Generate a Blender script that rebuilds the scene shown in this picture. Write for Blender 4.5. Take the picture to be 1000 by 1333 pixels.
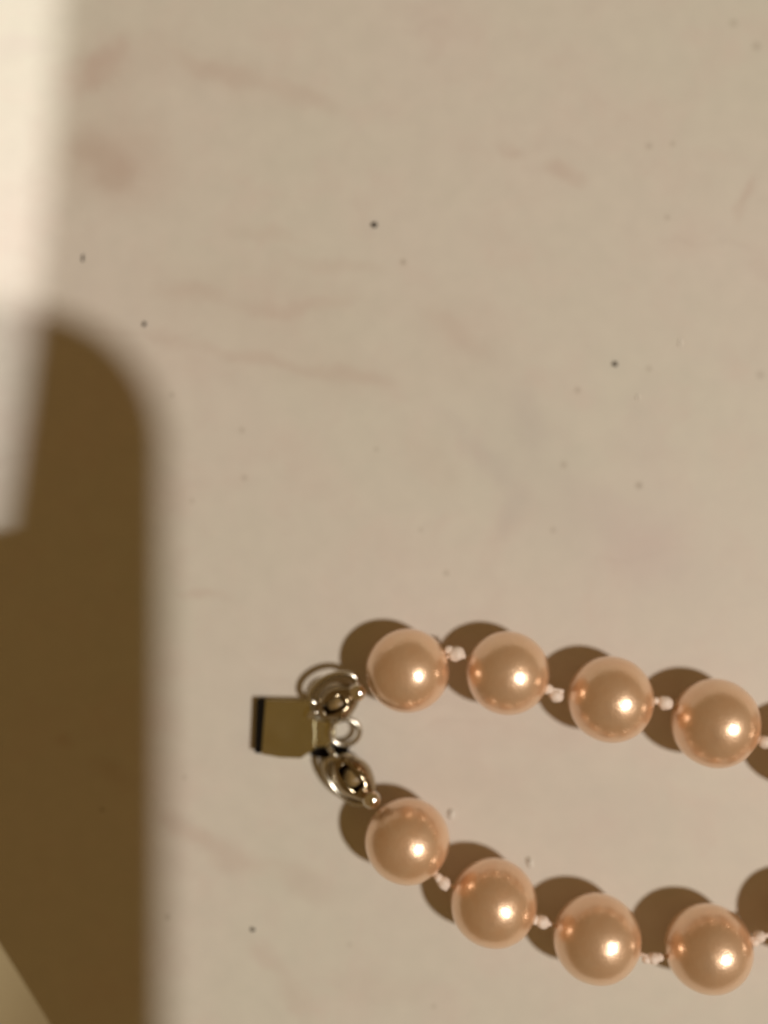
import bpy, bmesh, math, random
from mathutils import Vector, Matrix, noise

# ---------------------------------------------------------------- scene, camera, light
sc = bpy.context.scene
for o in list(bpy.data.objects):
    bpy.data.objects.remove(o, do_unlink=True)
C = sc.collection
R = math.radians
MM = 0.001
CAM_H = 109.7          # lens height above the marble, mm
F = 1450.0            # focal length in photo pixels (photo is 1000 wide)

cam_d = bpy.data.cameras.new('camera')
cam = bpy.data.objects.new('camera', cam_d); C.objects.link(cam)
cam.location = (0, 0, CAM_H*MM)
cam_d.sensor_fit = 'HORIZONTAL'
cam_d.sensor_width = 36.0
cam_d.lens = 36.0*F/1000.0
cam_d.clip_start = 0.002
cam_d.clip_end = 20
cam_d.dof.use_dof = True
cam_d.dof.focus_distance = 0.1013
cam_d.dof.aperture_fstop = 6.8
sc.camera = cam

w = bpy.data.worlds.new('World'); sc.world = w; w.use_nodes = True
bg = w.node_tree.nodes['Background']
bg.inputs[0].default_value = (1.0, 0.60, 0.225, 1)
bg.inputs[1].default_value = 0.165

def lamp(name, kind, loc, energy, col, size):
    d = bpy.data.lights.new(name, kind); d.energy = energy; d.color = col
    d.shadow_soft_size = size
    o = bpy.data.objects.new(name, d); C.objects.link(o); o.location = loc
    return o

SLX, SLY = .53, -.145      # slope of its light, measured off the pearl shadows
# room lamp off to the lower right: gives the pearl highlights and the phone's shadow
lamp_room = lamp('room_lamp', 'POINT', (SLX*1.1, SLY*1.1, 1.1), 38.5, (1.0, 0.932, 0.865), 0.019)
# second lamp, cone rim shaped to replace an unseen blocker's shadow edge: lights the strip on the left of the marble
lamp_beam = lamp('beam_lamp', 'SPOT', (0.040, 0.0040, 0.45), 5.2, (1.0, 0.975, 0.95), 0.0027)
edge_a, edge_b = Vector((-.0318, .0466, 0)), Vector((-.0370, -.0003, 0))     # two points on the rim of its beam
out = (edge_b-edge_a).cross(Vector((0, 0, 1))).normalized()
def beam_aim(t):
    d = Matrix.Rotation(t, 3, 'Z') @ out
    return ((edge_a+edge_b)/2+d*.60-lamp_beam.location).normalized()
def beam_err(t):
    a = beam_aim(t); L0 = lamp_beam.location
    return (edge_a-L0).normalized().dot(a)-(edge_b-L0).normalized().dot(a)
t0, t1 = -.6, .6
for _ in range(50):
    tm = (t0+t1)/2
    if beam_err(t0)*beam_err(tm) <= 0: t1 = tm
    else: t0 = tm
ax_ = beam_aim(tm)
lamp_beam.data.spot_size = 2*math.acos((edge_a-lamp_beam.location).normalized().dot(ax_))
lamp_beam.data.spot_blend = 0.004
lamp_beam.rotation_euler = ax_.to_track_quat('-Z', 'Y').to_euler()

sc.view_settings.view_transform = 'Standard'
sc.view_settings.look = 'None'
sc.view_settings.exposure = 0.0
sc.view_settings.gamma = 1.0
sc.view_settings.use_curve_mapping = False

# ---------------------------------------------------------------- helpers
def px(x, y, z=0.0):
    """photo pixel -> point of the place at height z mm above the marble (metres)"""
    k = (CAM_H-z)/F
    return Vector(((x-500.0)*k, (666.5-y)*k, z))*MM

def obj(name, bm, mat, parent=None, smooth=True):
    me = bpy.data.meshes.new(name)
    bmesh.ops.recalc_face_normals(bm, faces=bm.faces)
    bm.to_mesh(me); bm.free()
    if smooth:
        for p in me.polygons: p.use_smooth = True
    me.materials.append(mat)
    o = bpy.data.objects.new(name, me); C.objects.link(o)
    if parent: child(o, parent)
    return o

def child(o, parent):
    o.parent = parent
    bpy.context.view_layer.update()
    o.matrix_parent_inverse = parent.matrix_world.inverted()

def tag(o, label=None, cat=None, group=None, kind=None):
    if label: o['label'] = label
    if cat: o['category'] = cat
    if group: o['group'] = group
    if kind: o['kind'] = kind
    return o

def empty(name, loc):
    o = bpy.data.objects.new(name, None); C.objects.link(o); o.location = loc
    o.empty_display_size = 0.005
    bpy.context.view_layer.update()
    return o

def tube(bm, pts, r, seg=10, closed=False):
    pts = [Vector(p) for p in pts]; n = len(pts); rings = []
    rad = r if isinstance(r, (list, tuple)) else [r]*n
    ref = None
    for i, p in enumerate(pts):
        a = pts[(i-1) % n] if (closed or i > 0) else p
        b = pts[(i+1) % n] if (closed or i < n-1) else p
        t = (b-a).normalized()
        if ref is None:
            ref = t.orthogonal().normalized()
        ref = (ref-t*ref.dot(t)).normalized()
        s = t.cross(ref)
        rings.append([bm.verts.new(p+(ref*math.cos(2*math.pi*k/seg)+s*math.sin(2*math.pi*k/seg))*rad[i]) for k in range(seg)])
    m = n if closed else n-1
    for i in range(m):
        A, B = rings[i], rings[(i+1) % n]
        off = 0
        if closed and i == n-1:      # untwist the seam
            off = min(range(seg), key=lambda q: (A[0].co-B[q].co).length)
        for k in range(seg):
            bm.faces.new((A[k], A[(k+1) % seg], B[(k+1+off) % seg], B[(k+off) % seg]))
    if not closed:
        bm.faces.new(rings[0]); bm.faces.new(rings[-1])
    return bm

def frame(axis, up=Vector((0, 0, 1))):
    """matrix whose Z is axis"""
    z = Vector(axis).normalized()
    x = up.cross(z)
    if x.length < 1e-4: x = z.orthogonal()
    x.normalize(); y = z.cross(x)
    return Matrix((x, y, z)).transposed().to_4x4()

def prism(bm, poly, z0, z1, under=1.0):
    cx = sum(p[0] for p in poly)/len(poly); cy = sum(p[1] for p in poly)/len(poly)
    lo = [bm.verts.new((cx+(p[0]-cx)*under, cy+(p[1]-cy)*under, z0)) for p in poly]
    hi = [bm.verts.new((p[0], p[1], z1)) for p in poly]
    n = len(poly)
    bm.faces.new(lo); bm.faces.new(hi)
    for i in range(n):
        bm.faces.new((lo[i], lo[(i+1) % n], hi[(i+1) % n], hi[i]))
    return bm

def bevelled(bm, w, seg=2):
    bmesh.ops.recalc_face_normals(bm, faces=bm.faces)
    es = [e for e in bm.edges if len(e.link_faces) == 2 and e.calc_face_angle(0) > 0.35]
    bmesh.ops.bevel(bm, geom=es, offset=w, segments=seg, affect='EDGES', profile=0.5)
    return bm

# ---------------------------------------------------------------- materials
def new_mat(name):
    m = bpy.data.materials.new(name); m.use_nodes = True
    nt = m.node_tree; return m, nt, nt.nodes['Principled BSDF']

def N(nt, t, **kw):
    n = nt.nodes.new(t)
    for k, v in kw.items(): setattr(n, k, v)
    return n

def mix(nt, fac, a, b, blend='MIX'):
    n = N(nt, 'ShaderNodeMix', data_type='RGBA', blend_type=blend)
    for idx, v in ((0, fac), (6, a), (7, b)):
        if hasattr(v, 'links') or hasattr(v, 'is_linked'): nt.links.new(v, n.inputs[idx])
        elif idx == 0: n.inputs[0].default_value = v
        else: n.inputs[idx].default_value = (*v, 1)
    return n.outputs[2]

def math_n(nt, op, a, b=None):
    n = N(nt, 'ShaderNodeMath', operation=op)
    for i, v in enumerate((a, b)):
        if v is None: continue
        if hasattr(v, 'is_linked'): nt.links.new(v, n.inputs[i])
        else: n.inputs[i].default_value = v
    return n.outputs[0]

def marble_material():
    m, nt, b = new_mat('marble')
    L = nt.links
    co = N(nt, 'ShaderNodeTexCoord').outputs['Object']
    # a warped copy of the coordinates: irregular outlines for veins and stains
    nz = N(nt, 'ShaderNodeTexNoise'); L.new(co, nz.inputs['Vector'])
    nz.inputs['Scale'].default_value = 110; nz.inputs['Detail'].default_value = 5; nz.inputs['Roughness'].default_value = 0.62
    sub = N(nt, 'ShaderNodeVectorMath', operation='SUBTRACT'); L.new(nz.outputs['Color'], sub.inputs[0]); sub.inputs[1].default_value = (.5, .5, .5)
    scl = N(nt, 'ShaderNodeVectorMath', operation='SCALE'); L.new(sub.outputs[0], scl.inputs[0]); scl.inputs['Scale'].default_value = 0.0060
    wrp = N(nt, 'ShaderNodeVectorMath', operation='ADD'); L.new(co, wrp.inputs[0]); L.new(scl.outputs[0], wrp.inputs[1])
    warp = wrp.outputs[0]
    # cloudy ground tone
    n1 = N(nt, 'ShaderNodeTexNoise'); L.new(co, n1.inputs['Vector'])
    n1.inputs['Scale'].default_value = 30; n1.inputs['Detail'].default_value = 6; n1.inputs['Roughness'].default_value = 0.55
    r1 = N(nt, 'ShaderNodeMapRange'); L.new(n1.outputs[0], r1.inputs[0])
    r1.inputs[1].default_value = .35; r1.inputs[2].default_value = .65
    col = mix(nt, r1.outputs[0], (.698, .670, .566), (.728, .666, .582))
    n2 = N(nt, 'ShaderNodeTexNoise'); L.new(co, n2.inputs['Vector'])
    n2.inputs['Scale'].default_value = 420; n2.inputs['Detail'].default_value = 4
    r2 = N(nt, 'ShaderNodeMapRange'); L.new(n2.outputs[0], r2.inputs[0]); r2.inputs[1].default_value = .3; r2.inputs[2].default_value = .7
    r2.inputs[3].default_value = .975; r2.inputs[4].default_value = 1.02
    cc = N(nt, 'ShaderNodeCombineColor')
    for i in range(3): L.new(r2.outputs[0], cc.inputs[i])
    col = mix(nt, 1.0, col, cc.outputs[0], 'MULTIPLY')
    # pinkish and greenish mottling
    n4 = N(nt, 'ShaderNodeTexNoise'); L.new(warp, n4.inputs['Vector']); n4.inputs['Scale'].default_value = 120; n4.inputs['Detail'].default_value = 5; n4.inputs['Roughness'].default_value = .7
    r4 = N(nt, 'ShaderNodeMapRange'); L.new(n4.outputs[0], r4.inputs[0]); r4.inputs[1].default_value = .5; r4.inputs[2].default_value = .68; r4.inputs[4].default_value = .5
    col = mix(nt, r4.outputs[0], col, (.70, .615, .53))
    # faint general veining
    mp = N(nt, 'ShaderNodeMapping'); L.new(warp, mp.inputs[0]); mp.inputs['Rotation'].default_value = (0, 0, R(20)); mp.inputs['Scale'].default_value = (22, 70, 40)
    n3 = N(nt, 'ShaderNodeTexNoise'); L.new(mp.outputs[0], n3.inputs['Vector']); n3.inputs['Scale'].default_value = 1.0; n3.inputs['Detail'].default_value = 3
    v = math_n(nt, 'ABSOLUTE', math_n(nt, 'SUBTRACT', n3.outputs[0], .5))
    rv = N(nt, 'ShaderNodeMapRange', interpolation_type='SMOOTHSTEP'); L.new(v, rv.inputs[0])
    rv.inputs[1].default_value = 0.0; rv.inputs[2].default_value = 0.03; rv.inputs[3].default_value = 1; rv.inputs[4].default_value = 0
    mk = N(nt, 'ShaderNodeMapRange'); L.new(n1.outputs[0], mk.inputs[0]); mk.inputs[1].default_value = .5; mk.inputs[2].default_value = .68
    col = mix(nt, math_n(nt, 'MULTIPLY', math_n(nt, 'MULTIPLY', rv.outputs[0], mk.outputs[0]), .20), col, (.55, .46, .39))
    # the individual stains and veins of this slab: photo position, half sizes (photo px), tilt, strength, colour
    PK = (.56, .42, .345); BR = (.48, .37, .28); GR = (.53, .48, .44); PU = (.62, .52, .485)
    stains = [
        (118, 192, 42, 22, 10, .34, BR), (150, 228, 30, 22, 40, .36, BR), (150, 205, 90, 48, 15, .26, PK),
        (138, 86, 52, 13, -48, .34, PK), (120, 102, 55, 14, -15, .25, PK), (280, 88, 72, 10, 16, .30, PK),
        (392, 124, 70, 8, 27, .24, BR), (25, 68, 55, 12, 5, .28, PU),
        (345, 300, 55, 7, 12, .20, BR), (440, 345, 75, 8, 10, .20, PK), (250, 378, 55, 8, 14, .26, BR), (380, 398, 90, 6, 2, .26, PK),
        (230, 440, 50, 9, 20, .20, PK), (330, 470, 80, 6, 13, .28, PK), (450, 488, 80, 7, 3, .30, PK),
        (590, 430, 62, 12, 45, .20, PK), (732, 222, 24, 9, 16, .42, PK), (666, 188, 26, 7, 20, .26, PK),
        (975, 250, 9, 12, 0, .32, BR), (968, 270, 8, 12, 10, .24, BR), (685, 550, 26, 46, -10, .24, GR), (672, 668, 26, 22, 20, .28, GR),
        (640, 600, 95, 12, 45, .22, GR), (560, 600, 60, 20, 50, .14, BR), (850, 715, 85, 34, 30, .26, PU), (770, 660, 60, 26, 45, .20, PU), (840, 560, 40, 46, 0, .18, PU),
        (262, 780, 38, 4, 9, .30, BR), (245, 1078, 45, 12, 30, .36, BR), (300, 1112, 62, 13, 24, .32, PK), (395, 1150, 60, 14, 20, .24, PK),
        (388, 1300, 45, 14, 55, .24, PK), (350, 1245, 40, 7, 40, .22, BR), (90, 960, 20, 10, 40, .30, BR), (150, 1010, 42, 12, 30, .25, BR),
        (600, 1020, 120, 26, 12, .12, PK), (500, 1290, 90, 18, 14, .12, PK), (800, 1060, 90, 30, 20, .12, PU),
    ]
    stains += [(650, 1040, 330, 190, 0, .15, PU), (830, 800, 200, 120, 20, .10, PU), (140, 200, 105, 62, 15, .20, PK), (150, 85, 90, 34, -25, .16, PK), (300, 95, 130, 26, 14, .16, PK), (330, 385, 190, 40, 8, .15, PK), (420, 480, 170, 30, 8, .15, PK), (600, 440, 110, 40, 42, .14, PK), (690, 600, 80, 120, -25, .16, GR), (830, 690, 130, 60, 30, .18, PU)]
    for q, (sx, sy, rx, ry, ang, st, colr) in enumerate(stains):
        if q > 4: st *= .9; ry += 3; colr = PK if colr == BR else colr
        mp = N(nt, 'ShaderNodeMapping', vector_type='TEXTURE'); L.new(warp, mp.inputs[0])
        p = px(sx, sy)
        mp.inputs['Location'].default_value = (p.x, p.y, 0)
        mp.inputs['Rotation'].default_value = (0, 0, -R(ang))
        k = CAM_H/F*MM
        mp.inputs['Scale'].default_value = (rx*k*1.35, ry*k*2.0, 1)
        ln = N(nt, 'ShaderNodeVectorMath', operation='LENGTH'); L.new(mp.outputs[0], ln.inputs[0])
        mr = N(nt, 'ShaderNodeMapRange', interpolation_type='SMOOTHERSTEP'); L.new(ln.outputs['Value'], mr.inputs[0])
        mr.inputs[1].default_value = 0.0; mr.inputs[2].default_value = 1.0; mr.inputs[3].default_value = st; mr.inputs[4].default_value = 0
        col = mix(nt, mr.outputs[0], col, colr)
    # small pale pits / flecks in the stone
    for (sx, sy, r_, st) in ((525, 341, 5, .5), (832, 632, 6, .5), (752, 508, 5, .4), (845, 480, 5, .3), (581, 746, 5, .35), (734, 605, 6, .3), (845, 190, 6, .3), (876, 187, 5, .3),
                             (869, 283, 5, .3), (985, 60, 8, .28), (955, 30, 8, .25), (990, 488, 7, .28), (548, 690, 4, .25), (318, 622, 5, .3), (250, 652, 4, .3), (224, 514, 4, .35),
                             (315, 560, 5, .3), (133, 1054, 4, .5), (218, 1194, 5, .4), (490, 585, 4, .3), (240, 1012, 4, .3), (720, 690, 5, .3), (565, 1310, 4, .3), (455, 1230, 4, .25)):
        p = px(sx, sy)
        ds = N(nt, 'ShaderNodeVectorMath', operation='DISTANCE'); L.new(co, ds.inputs[0]); ds.inputs[1].default_value = p
        mr = N(nt, 'ShaderNodeMapRange', interpolation_type='SMOOTHSTEP'); L.new(ds.outputs['Value'], mr.inputs[0])
        mr.inputs[1].default_value = 0; mr.inputs[2].default_value = r_*CAM_H/F*MM*1.3; mr.inputs[3].default_value = st; mr.inputs[4].default_value = 0
        col = mix(nt, mr.outputs[0], col, (.30, .24, .17))
    L.new(col, b.inputs['Base Color'])
    rr = N(nt, 'ShaderNodeMapRange'); L.new(n2.outputs[0], rr.inputs[0]); rr.inputs[3].default_value = .42; rr.inputs[4].default_value = .52
    L.new(rr.outputs[0], b.inputs['Roughness'])
    b.inputs['IOR'].default_value = 1.45
    b.inputs['Specular IOR Level'].default_value = .2
    bp = N(nt, 'ShaderNodeBump'); L.new(n2.outputs[0], bp.inputs['Height']); bp.inputs['Strength'].default_value = .03; bp.inputs['Distance'].default_value = .0003
    L.new(bp.outputs[0], b.inputs['Normal'])
    return m

def pearl_material():
    m, nt, b = new_mat('pearl_nacre'); L = nt.links
    co = N(nt, 'ShaderNodeTexCoord').outputs['Object']
    oi = N(nt, 'ShaderNodeObjectInfo')
    ofs = N(nt, 'ShaderNodeVectorMath', operation='ADD'); L.new(co, ofs.inputs[0])
    sc_ = N(nt, 'ShaderNodeVectorMath', operation='SCALE'); L.new(oi.outputs['Location'], sc_.inputs[0]); sc_.inputs['Scale'].default_value = 900
    L.new(sc_.outputs[0], ofs.inputs[1])
    n = N(nt, 'ShaderNodeTexNoise'); L.new(ofs.outputs[0], n.inputs['Vector']); n.inputs['Scale'].default_value = 2.6; n.inputs['Detail'].default_value = 4
    r = N(nt, 'ShaderNodeMapRange'); L.new(n.outputs[0], r.inputs[0]); r.inputs[1].default_value = .35; r.inputs[2].default_value = .65
    col = mix(nt, r.outputs[0], (.97, .605, .345), (.98, .66, .405))
    # individual tint
    rt = N(nt, 'ShaderNodeMapRange'); L.new(oi.outputs['Random'], rt.inputs[0]); rt.inputs[3].default_value = 0; rt.inputs[4].default_value = .6
    col = mix(nt, rt.outputs[0], col, (.98, .68, .44))
    L.new(col, b.inputs['Base Color'])
    b.inputs['Roughness'].default_value = .33
    b.inputs['Metallic'].default_value = .60
    b.inputs['IOR'].default_value = 1.56
    b.inputs['Specular IOR Level'].default_value = .6
    b.inputs['Specular Tint'].default_value = (1, .96, .92, 1)
    b.inputs['Coat Weight'].default_value = 1.0
    b.inputs['Coat Roughness'].default_value = .26
    b.inputs['Coat IOR'].default_value = 2.35
    bp = N(nt, 'ShaderNodeBump'); L.new(n.outputs[0], bp.inputs['Height']); bp.inputs['Strength'].default_value = .35; bp.inputs['Distance'].default_value = .00025
    L.new(bp.outputs[0], b.inputs['Normal'])
    return m

def plain(name, col, rough=.5, metal=0.0, var=.08, scale=900, bump=0.0):
    m, nt, b = new_mat(name); L = nt.links
    co = N(nt, 'ShaderNodeTexCoord').outputs['Object']
    n = N(nt, 'ShaderNodeTexNoise'); L.new(co, n.inputs['Vector']); n.inputs['Scale'].default_value = scale; n.inputs['Detail'].default_value = 4
    a = tuple(c*(1-var) for c in col); c2 = tuple(min(1, c*(1+var)) for c in col)
    L.new(mix(nt, n.outputs[0], a, c2), b.inputs['Base Color'])
    rr = N(nt, 'ShaderNodeMapRange'); L.new(n.outputs[0], rr.inputs[0]); rr.inputs[3].default_value = rough*.8; rr.inputs[4].default_value = rough*1.2
    L.new(rr.outputs[0], b.inputs['Roughness'])
    b.inputs['Metallic'].default_value = metal
    if bump:
        bp = N(nt, 'ShaderNodeBump'); L.new(n.outputs[0], bp.inputs['Height']); bp.inputs['Strength'].default_value = bump; bp.inputs['Distance'].default_value = .0003
        L.new(bp.outputs[0], b.inputs['Normal'])
    return m

M_marble = marble_material()
M_pearl = pearl_material()
M_thread = plain('silk_thread', (.88, .75, .64), .55, 0, .10, 3000)
M_clasp = plain('clasp_metal', (.97, .93, .70), .16, 1.0, .05, 500)
M_silver = plain('bright_silver', (.70, .66, .56), .2, 1.0, .08, 900)
M_dark = plain('shade_reflection_black', (.006, .004, .002), .6, 0.0, .2, 900)  # near-black paint for the tab's shadow and the tongue's dark reflection
M_dark.node_tree.nodes['Principled BSDF'].inputs['Specular IOR Level'].default_value = .08
M_polish = plain('polished_silver', (.92, .88, .80), .10, 1.0, .04, 900)
M_phone = plain('phone_back_glass', (.29, .205, .050), .35, 0, .06, 60)
M_phone_rim = plain('phone_rim', (.45, .36, .22), .3, 1.0, .06, 60)
M_black = plain('lens_black', (.012, .011, .010), .12, 0, .1, 60)
M_floor = plain('floor_vinyl', (.49, .40, .225), .5, 0, .10, 6, .0)
M_leg = plain('table_leg_paint', (.30, .25, .18), .45, 0, .06, 30)
M_speck = plain('dust', (.060, .048, .034), .9, 0, .2, 4000)
M_lint = plain('lint', (.85, .82, .74), .8, 0, .1, 4000)

# ---------------------------------------------------------------- setting: marble top and the floor below it
e0, e1 = px(0, 1241), px(57.5, 1333)
ed = (e1-e0).normalized()                 # along the edge, towards the lower right
en = Vector((-ed.y, ed.x, 0))             # into the table
if en.x < 0: en = -en
corner = e0-ed*0.30
W_, D_ = 0.95, 0.60
poly = [corner, corner+ed*W_, corner+ed*W_+en*D_, corner+en*D_]
FLOOR = -0.46
bm = prism(bmesh.new(), [(p.x, p.y) for p in poly], -0.020, 0.0)
bevelled(bm, .0012, 3)
top = obj('marble_tabletop', bm, M_marble, smooth=False)
tag(top, 'cream marble tabletop with faint pinkish veins under the pearl necklace', 'tabletop', kind='structure')
for i, j in ((.07, .07), (.93, .07), (.07, .93), (.93, .93)):
    c = corner+ed*(W_*i)+en*(D_*j)
    bm = tube(bmesh.new(), [(c.x, c.y, -.0202), (c.x, c.y, -.22), (c.x, c.y, FLOOR)], [.026, .022, .017], 20)
    obj('leg', bm, M_leg, top)
bm = bmesh.new()
vs = [bm.verts.new(v) for v in ((-2, -2, FLOOR), (2, -2, FLOOR), (2, 2, FLOOR), (-2, 2, FLOOR))]; bm.faces.new(vs)
tag(obj('floor', bm, M_floor, smooth=False), 'beige floor seen past the table edge', 'floor', kind='structure')

# ---------------------------------------------------------------- the necklace
necklace = empty('pearl_necklace', px(520, 985))
tag(necklace, 'peach pink pearl necklace with knotted thread and flat metal clasp on marble', 'necklace')

random.seed(4)
pearl_meshes = []
for s in range(6):
    bm = bmesh.new(); bmesh.ops.create_uvsphere(bm, u_segments=48, v_segments=32, radius=1.0)
    for v in bm.verts:
        d = noise.noise(v.co*1.3+Vector((s*7.1, 0, 0)))*.012+noise.noise(v.co*3.1+Vector((0, s*5.3, 0)))*.004
        v.co *= 1+d
    me = bpy.data.meshes.new('pearl'); bm.to_mesh(me); bm.free()
    for p in me.polygons: p.use_smooth = True
    me.materials.append(M_pearl); pearl_meshes.append(me)

def add_pearl(c, r, i):
    o = bpy.data.objects.new('pearl', pearl_meshes[i % 6]); C.objects.link(o)
    o.location = c; o.scale = (r*MM,)*3
    o.rotation_euler = (random.uniform(-3, 3), random.uniform(-3, 3), random.uniform(-3, 3))
    child(o, necklace)
    return o

# (photo x, photo y, radius mm): upper strand then lower strand, outward from the clasp
upper = [(530.5, 873, 3.97), (661.3, 876, 3.95), (795.5, 910.5, 4.06), (932, 941.5, 4.16)]
lower = [(530.5, 1095, 4.02), (643, 1175.5, 4.11), (777.5, 1222, 4.14), (923, 1235, 4.08)]
U = [(px(x, y, r), r) for x, y, r in upper]
Lw = [(px(x, y, r), r) for x, y, r in lower]
# the strand goes on out of the picture and closes into a loop
def at(p, r): return (Vector((p.x, p.y, r*MM)), r)
uA = px(1073, 985, 4.15); lA = px(1068, 1207, 4.12)
U.append(at(uA, 4.15)); Lw.append(at(lA, 4.12))
def arc_path(P0, d0, P1, d1, n):
    k = .16
    a, b = P0+d0*k, P1+d1*k
    return [P0*(1-t)**3+a*3*t*(1-t)**2+b*3*t*t*(1-t)+P1*t**3 for t in [i/400 for i in range(401)]]
pts = arc_path(Vector((uA.x, uA.y, 0)), Vector((1, .25, 0)), Vector((lA.x, lA.y, 0)), Vector((1, -.32, 0)), 0)
tot = sum((pts[i+1]-pts[i]).length for i in range(400))
cnt = int(round(tot/.0103)); step = tot/cnt
acc = 0; nxt = step; far = []
for i in range(400):
    acc += (pts[i+1]-pts[i]).length
    if acc >= nxt and len(far) < cnt-1:
        far.append(at(pts[i+1], 4.3)); nxt += step
strand = list(reversed(Lw)); seq = U+far+strand      # clasp -> upper -> loop -> lower -> clasp
for i, (c, r) in enumerate(seq): add_pearl(c, r, i)

# knots and thread between neighbouring pearls: centres read from the photo where it shows them
knot_px = {(0, 1): [(594, 851, 10.5), (585, 846, 6)], (1, 2): [(713, 897, 7.5), (724, 906, 9)], (2, 3): [(866, 915, 10), (854, 912, 5)], (3, 4): [(996, 966, 9)]}
low_px = {(0, 1): [(578, 1150, 9), (571, 1143, 6)], (1, 2): [(706, 1200, 9), (695, 1197, 7)], (2, 3): [(851, 1248, 8), (842, 1249, 6), (858, 1246, 6)], (3, 4): [(989, 1219, 8), (983, 1226, 6)]}
nseq = len(seq)
def knot_mesh(seed):
    bm = bmesh.new(); bmesh.ops.create_icosphere(bm, subdivisions=3, radius=1)
    for v in bm.verts:
        v.co *= 1+.14*noise.noise(v.co*1.6+Vector((seed*3.7, 1, 2)))+.04*math.sin(5*v.co.z+3*math.atan2(v.co.y, v.co.x))
    me = bpy.data.meshes.new('knot'); bm.to_mesh(me); bm.free()
    for p in me.polygons: p.use_smooth = True
    me.materials.append(M_thread); return me
knots = [knot_mesh(s) for s in range(5)]
for i in range(nseq-1):
    (a, ra), (b, rb) = seq[i], seq[i+1]
    if (i, i+1) in knot_px: lst = [(px(x, y, 4.1), r*CAM_H/F*MM) for x, y, r in knot_px[(i, i+1)]]
    else:
        j = nseq-1-i-1
        if (j, j+1) in low_px: lst = [(px(x, y, 4.1), r*CAM_H/F*MM) for x, y, r in low_px[(j, j+1)]]
        else: lst = [((a+b)/2, .00072)]
    mid = lst[0][0]
    bm = tube(bmesh.new(), [a+(mid-a)*.75, mid, b+(mid-b)*.75], .00022, 8)
    th = obj('thread', bm, M_thread, necklace)
    for q, (c, r) in enumerate(lst):
        o = bpy.data.objects.new('knot', knots[(i+q) % 5]); C.objects.link(o)
        o.location = c; o.rotation_euler = (0, 0, math.atan2((b-a).y, (b-a).x)); o.scale = (r*1.02, r*.9, r*.9)
        child(o, necklace)

# stray thread ends sticking up beside two pearls of the lower strand
for pts_ in ([(587, 1066, .14), (588, 1062, .22), (588, 1058, .24), (588, 1055, .20)], [(691, 1129, .14), (691, 1125, .22), (690, 1121, .24), (690, 1118, .20)]):
    bm = tube(bmesh.new(), [px(*p) for p in pts_], [.00013, .00021, .00023, .00012], 8)
    obj('thread_end', bm, M_lint, necklace)

# ---------------------------------------------------------------- clasp
Z1 = 1.35
def P2(lst, z=Z1): return [tuple(px(x, y, z)[:2]) for x, y in lst]
bm = prism(bmesh.new(), P2([(345.5, 911), (402, 912), (410, 935), (410, 975), (392, 987.5), (365, 986.5), (340, 982)]), .0006, Z1*MM, .93)
bevelled(bm, .00006, 2)
clasp = obj('clasp', bm, M_clasp, necklace, smooth=False); clasp['label'] = 'flat brassy silver box clasp'
bm = prism(bmesh.new(), P2([(334, 911), (345, 911), (339.5, 982), (331, 980.5)]), .0001, (Z1-.12)*MM)  # tongue: the dark reflection in its metal is put into the colour
bevelled(bm, .0001, 1)
lip = obj('tongue', bm, M_dark, clasp, smooth=False); lip['label'] = 'tongue end of the clasp, its dark reflection painted black'
bm = prism(bmesh.new(), P2([(346, 914), (401, 915), (408, 937), (408, 973), (391, 985), (342, 980)]), 0.00005, .0007)
obj('base_plate', bm, M_clasp, clasp, smooth=False)
# tab on the end of the box with an eye for the rings
bm = prism(bmesh.new(), P2([(407, 937), (430, 938), (437, 943), (437, 964), (430, 971), (407, 973)], 1.3), .0007, .00128)
bevelled(bm, .00012, 2)
obj('tab', bm, M_clasp, clasp, smooth=False)
bm = prism(bmesh.new(), P2([(405, 976), (437, 973), (449, 966), (455, 974), (449, 988), (420, 987), (404, 984)], .8), .0001, .0008)  # dark slab added where only the shadow below the tab falls
bevelled(bm, .0001, 1)
obj('tab_shadow', bm, M_dark, clasp, smooth=False)

def ring(cx, cy, cz, a, bb, yaw, tilt, roll, wire, name, parent, mat=M_silver, n=48, frac=1.0):
    """wire ring, half axes in mm, yaw in the photo plane"""
    rot = Matrix.Rotation(R(yaw), 3, 'Z') @ Matrix.Rotation(R(roll), 3, 'X') @ Matrix.Rotation(R(tilt), 3, 'Y')
    c = px(cx, cy, cz)
    m_ = int(n*frac)
    pts = [c+rot @ Vector((a*math.cos(2*math.pi*k/n), bb*math.sin(2*math.pi*k/n), 0))*MM for k in range(m_)]
    return obj(name, tube(bmesh.new(), pts, wire*MM, 10, closed=(frac == 1.0)), mat, parent)

ring(449, 953, 1.5, 1.45, 1.30, 0, 6, 10, .26, 'jump_ring', necklace)
ring(434, 897, 2.4, 2.40, 1.35, 27, -4, 14, .31, 'jump_ring', necklace)
ring(452, 1017, 2.2, 2.75, 1.55, -50, 4, 16, .29, 'jump_ring', necklace)

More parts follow.
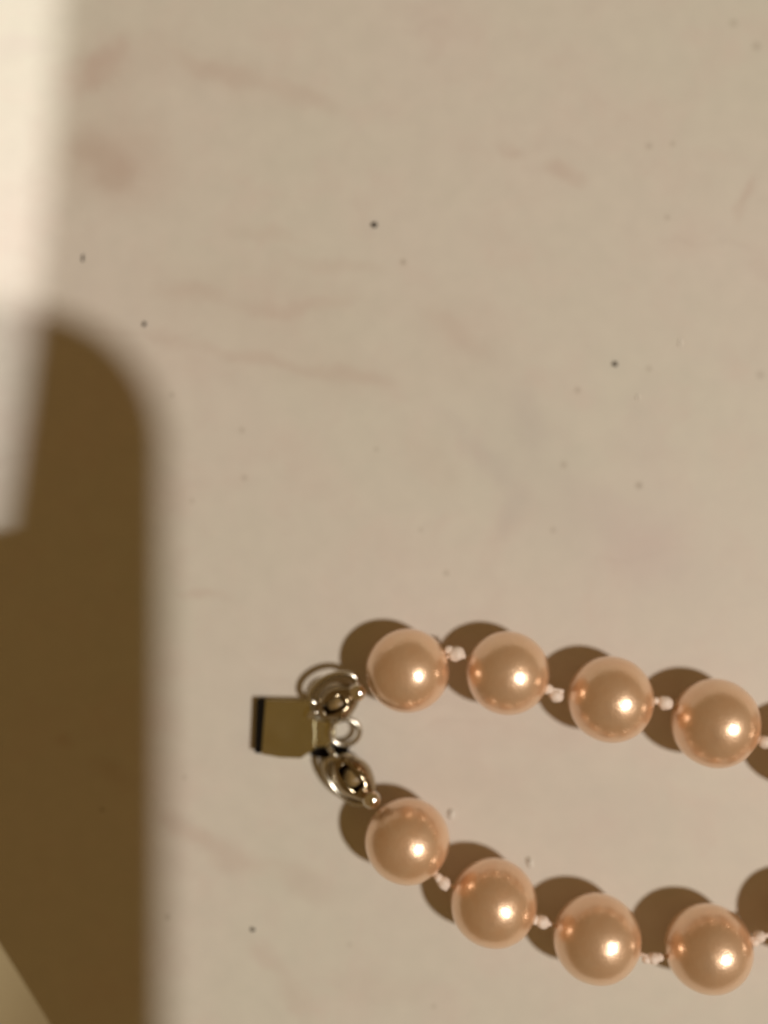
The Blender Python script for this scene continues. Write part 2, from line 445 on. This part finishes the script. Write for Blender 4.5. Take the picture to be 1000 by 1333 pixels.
def bead_tip(c0, c1, z0, z1, rad, name='bead_tip'):
    """hollow clamshell cup between ring end c0 and pearl end c1, open seam on top, with a hooked loop"""
    A, B = px(*c0, z0), px(*c1, z1)
    ax = B-A; ln = ax.length
    Mx = Matrix.Translation(A) @ frame(ax)
    prof = []
    for k in range(17):
        t = k/16
        s = math.sin(math.pi*(.06+.88*t))**.42
        prof.append((t*ln, rad*MM*s*(1-.10*math.cos(2*math.pi*t))))
    seg = 32; bm = bmesh.new(); rings = []
    for (zz, rr) in prof:
        rings.append([bm.verts.new(Mx @ Vector((rr*math.cos(2*math.pi*k/seg), rr*math.sin(2*math.pi*k/seg), zz))) for k in range(seg)])
    for i in range(len(rings)-1):
        for k in range(seg):
            # the seam between the two shells gapes a little, on top
            a = 2*math.pi*(k+.5)/seg
            up = (Mx.to_3x3() @ Vector((math.cos(a), math.sin(a), 0))).z
            if up > .90 and 3 <= i <= 11: continue
            bm.faces.new((rings[i][k], rings[i][(k+1) % seg], rings[i+1][(k+1) % seg], rings[i+1][k]))
    bm.faces.new(rings[0]); bm.faces.new(rings[-1])
    o = obj(name, bm, M_tip, necklace)
    sol = o.modifiers.new('thickness', 'SOLIDIFY'); sol.thickness = .00016; sol.offset = -1
    # knot end hidden inside the shells
    bm = bmesh.new(); bmesh.ops.create_icosphere(bm, subdivisions=3, radius=rad*.62*MM)
    for v in bm.verts:
        v.co *= 1+.15*noise.noise(v.co*1500)
        v.co += (A*.5+B*.5)
    obj('knot_inside', bm, M_inner, o)
    # hook
    d = ax.normalized(); side = Vector((0, 0, 1)).cross(d).normalized()
    cc = A-d*.00055
    pts = [cc+(d*math.cos(2*math.pi*k/24)+side*.25*math.sin(2*math.pi*k/24)+Vector((0, 0, 1))*.95*math.sin(2*math.pi*k/24))*.00075 for k in range(24)]
    obj('hook', tube(bmesh.new(), pts, .00019, 8, closed=True), M_silver, o)
    # crimped neck towards the pearl
    bm = bmesh.new(); bmesh.ops.create_uvsphere(bm, u_segments=20, v_segments=14, radius=.00088)
    for v in bm.verts:
        v.co.z *= .7
        v.co += B+d*.0001+Vector((0, 0, .0006))
    obj('crimp_bead', bm, M_polish, o)
    return o
M_tip = plain('bead_tip_metal', (.40, .33, .22), .17, 1.0, .2, 900)
M_inner = plain('thread_and_glue', (.30, .20, .08), .4, 0, .3, 1800)
bead_tip((416, 926), (464, 901), 1.9, 2.6, 1.70)
bead_tip((438, 986), (483, 1038), 1.9, 2.6, 1.70)

# ---------------------------------------------------------------- specks lying on the marble
def speck(x, y, a, b_, ang, mat, name, label, cat, group):
    bm = bmesh.new(); bmesh.ops.create_icosphere(bm, subdivisions=2, radius=1)
    k = CAM_H/F*MM
    for v in bm.verts:
        v.co *= 1+.25*noise.noise(v.co*2+Vector((x, y, 0)))
        v.co = Vector((v.co.x*a*k, v.co.y*b_*k, v.co.z*min(a, b_)*k*.5))
    lo = min(v.co.z for v in bm.verts)
    for v in bm.verts: v.co.z -= lo
    o = obj(name, bm, mat); o.location = px(x, y); o.rotation_euler = (0, 0, -R(ang))
    tag(o, label, cat, group)
G = 'dark specks scattered on the marble'
for (x, y, a, b_, lab) in ((487.5, 293, 4.2, 3.8, 'tiny black rounded dust speck alone on open marble, darkest of the specks'),
                           (188, 422, 2.6, 3.4, 'tiny dark dust speck on marble just past the rounded end of the dark shadow'),
                           (800.5, 474, 3.4, 3.2, 'tiny dark dust speck on marble beside two white lint fibres'),
                           (329, 1210, 3.2, 2.6, 'tiny dark dust speck on marble between the straight shadow edge and the lower pearls')):
    speck(x, y, a, b_, 15, M_speck, 'dust_speck', lab, 'speck', G)
speck(108, 336, 1.6, 5.6, 4, M_speck, 'dust_fibre', 'tiny thin dark fibre lying near the brightly lit marble strip', 'fibre', None)
for (x, y, l_, lab) in ((885.5, 446, 4.6, 'longer white lint fibre on the marble, farther from the dark speck'), (830.5, 517, 3.4, 'shorter white lint fibre on the marble, closer to the dark speck')):
    speck(x, y, 1.9, l_, 5, M_lint, 'lint_fibre', lab, 'lint', 'white lint fibres on the marble')

# ---------------------------------------------------------------- the phone held over the marble: throws the dark shadow
def rrect(x0, x1, y0, y1, r, n=10):
    out = []
    for cx, cy, a0 in ((x1-r, y1-r, 0), (x0+r, y1-r, 90), (x0+r, y0+r, 180), (x1-r, y0+r, 270)):
        for k in range(n+1):
            a = R(a0+90*k/n); out.append(((cx+r*math.cos(a))*MM, (cy+r*math.sin(a))*MM))
    return out
PZ = 125.0
slx, sly = SLX*PZ, SLY*PZ
x1 = -19.0+slx; y1 = 17.9+sly
phone = empty('smartphone', (0, 0, PZ*MM))
tag(phone, 'gold backed smartphone held flat above the pearl necklace', 'smartphone')
obj('back', bevelled(prism(bmesh.new(), rrect(x1-76, x1, y1-150, y1, 12.5), PZ*MM, (PZ+1.5)*MM), .0004, 2), M_phone, phone, smooth=False)
obj('rim', prism(bmesh.new(), rrect(x1-75.5, x1-.5, y1-149.5, y1-.5, 12), (PZ+1.6)*MM, (PZ+7.0)*MM), M_phone_rim, phone, smooth=False)
obj('screen', prism(bmesh.new(), rrect(x1-74, x1-2, y1-148, y1-2, 11), (PZ+7.1)*MM, (PZ+7.8)*MM), M_black, phone, smooth=False)
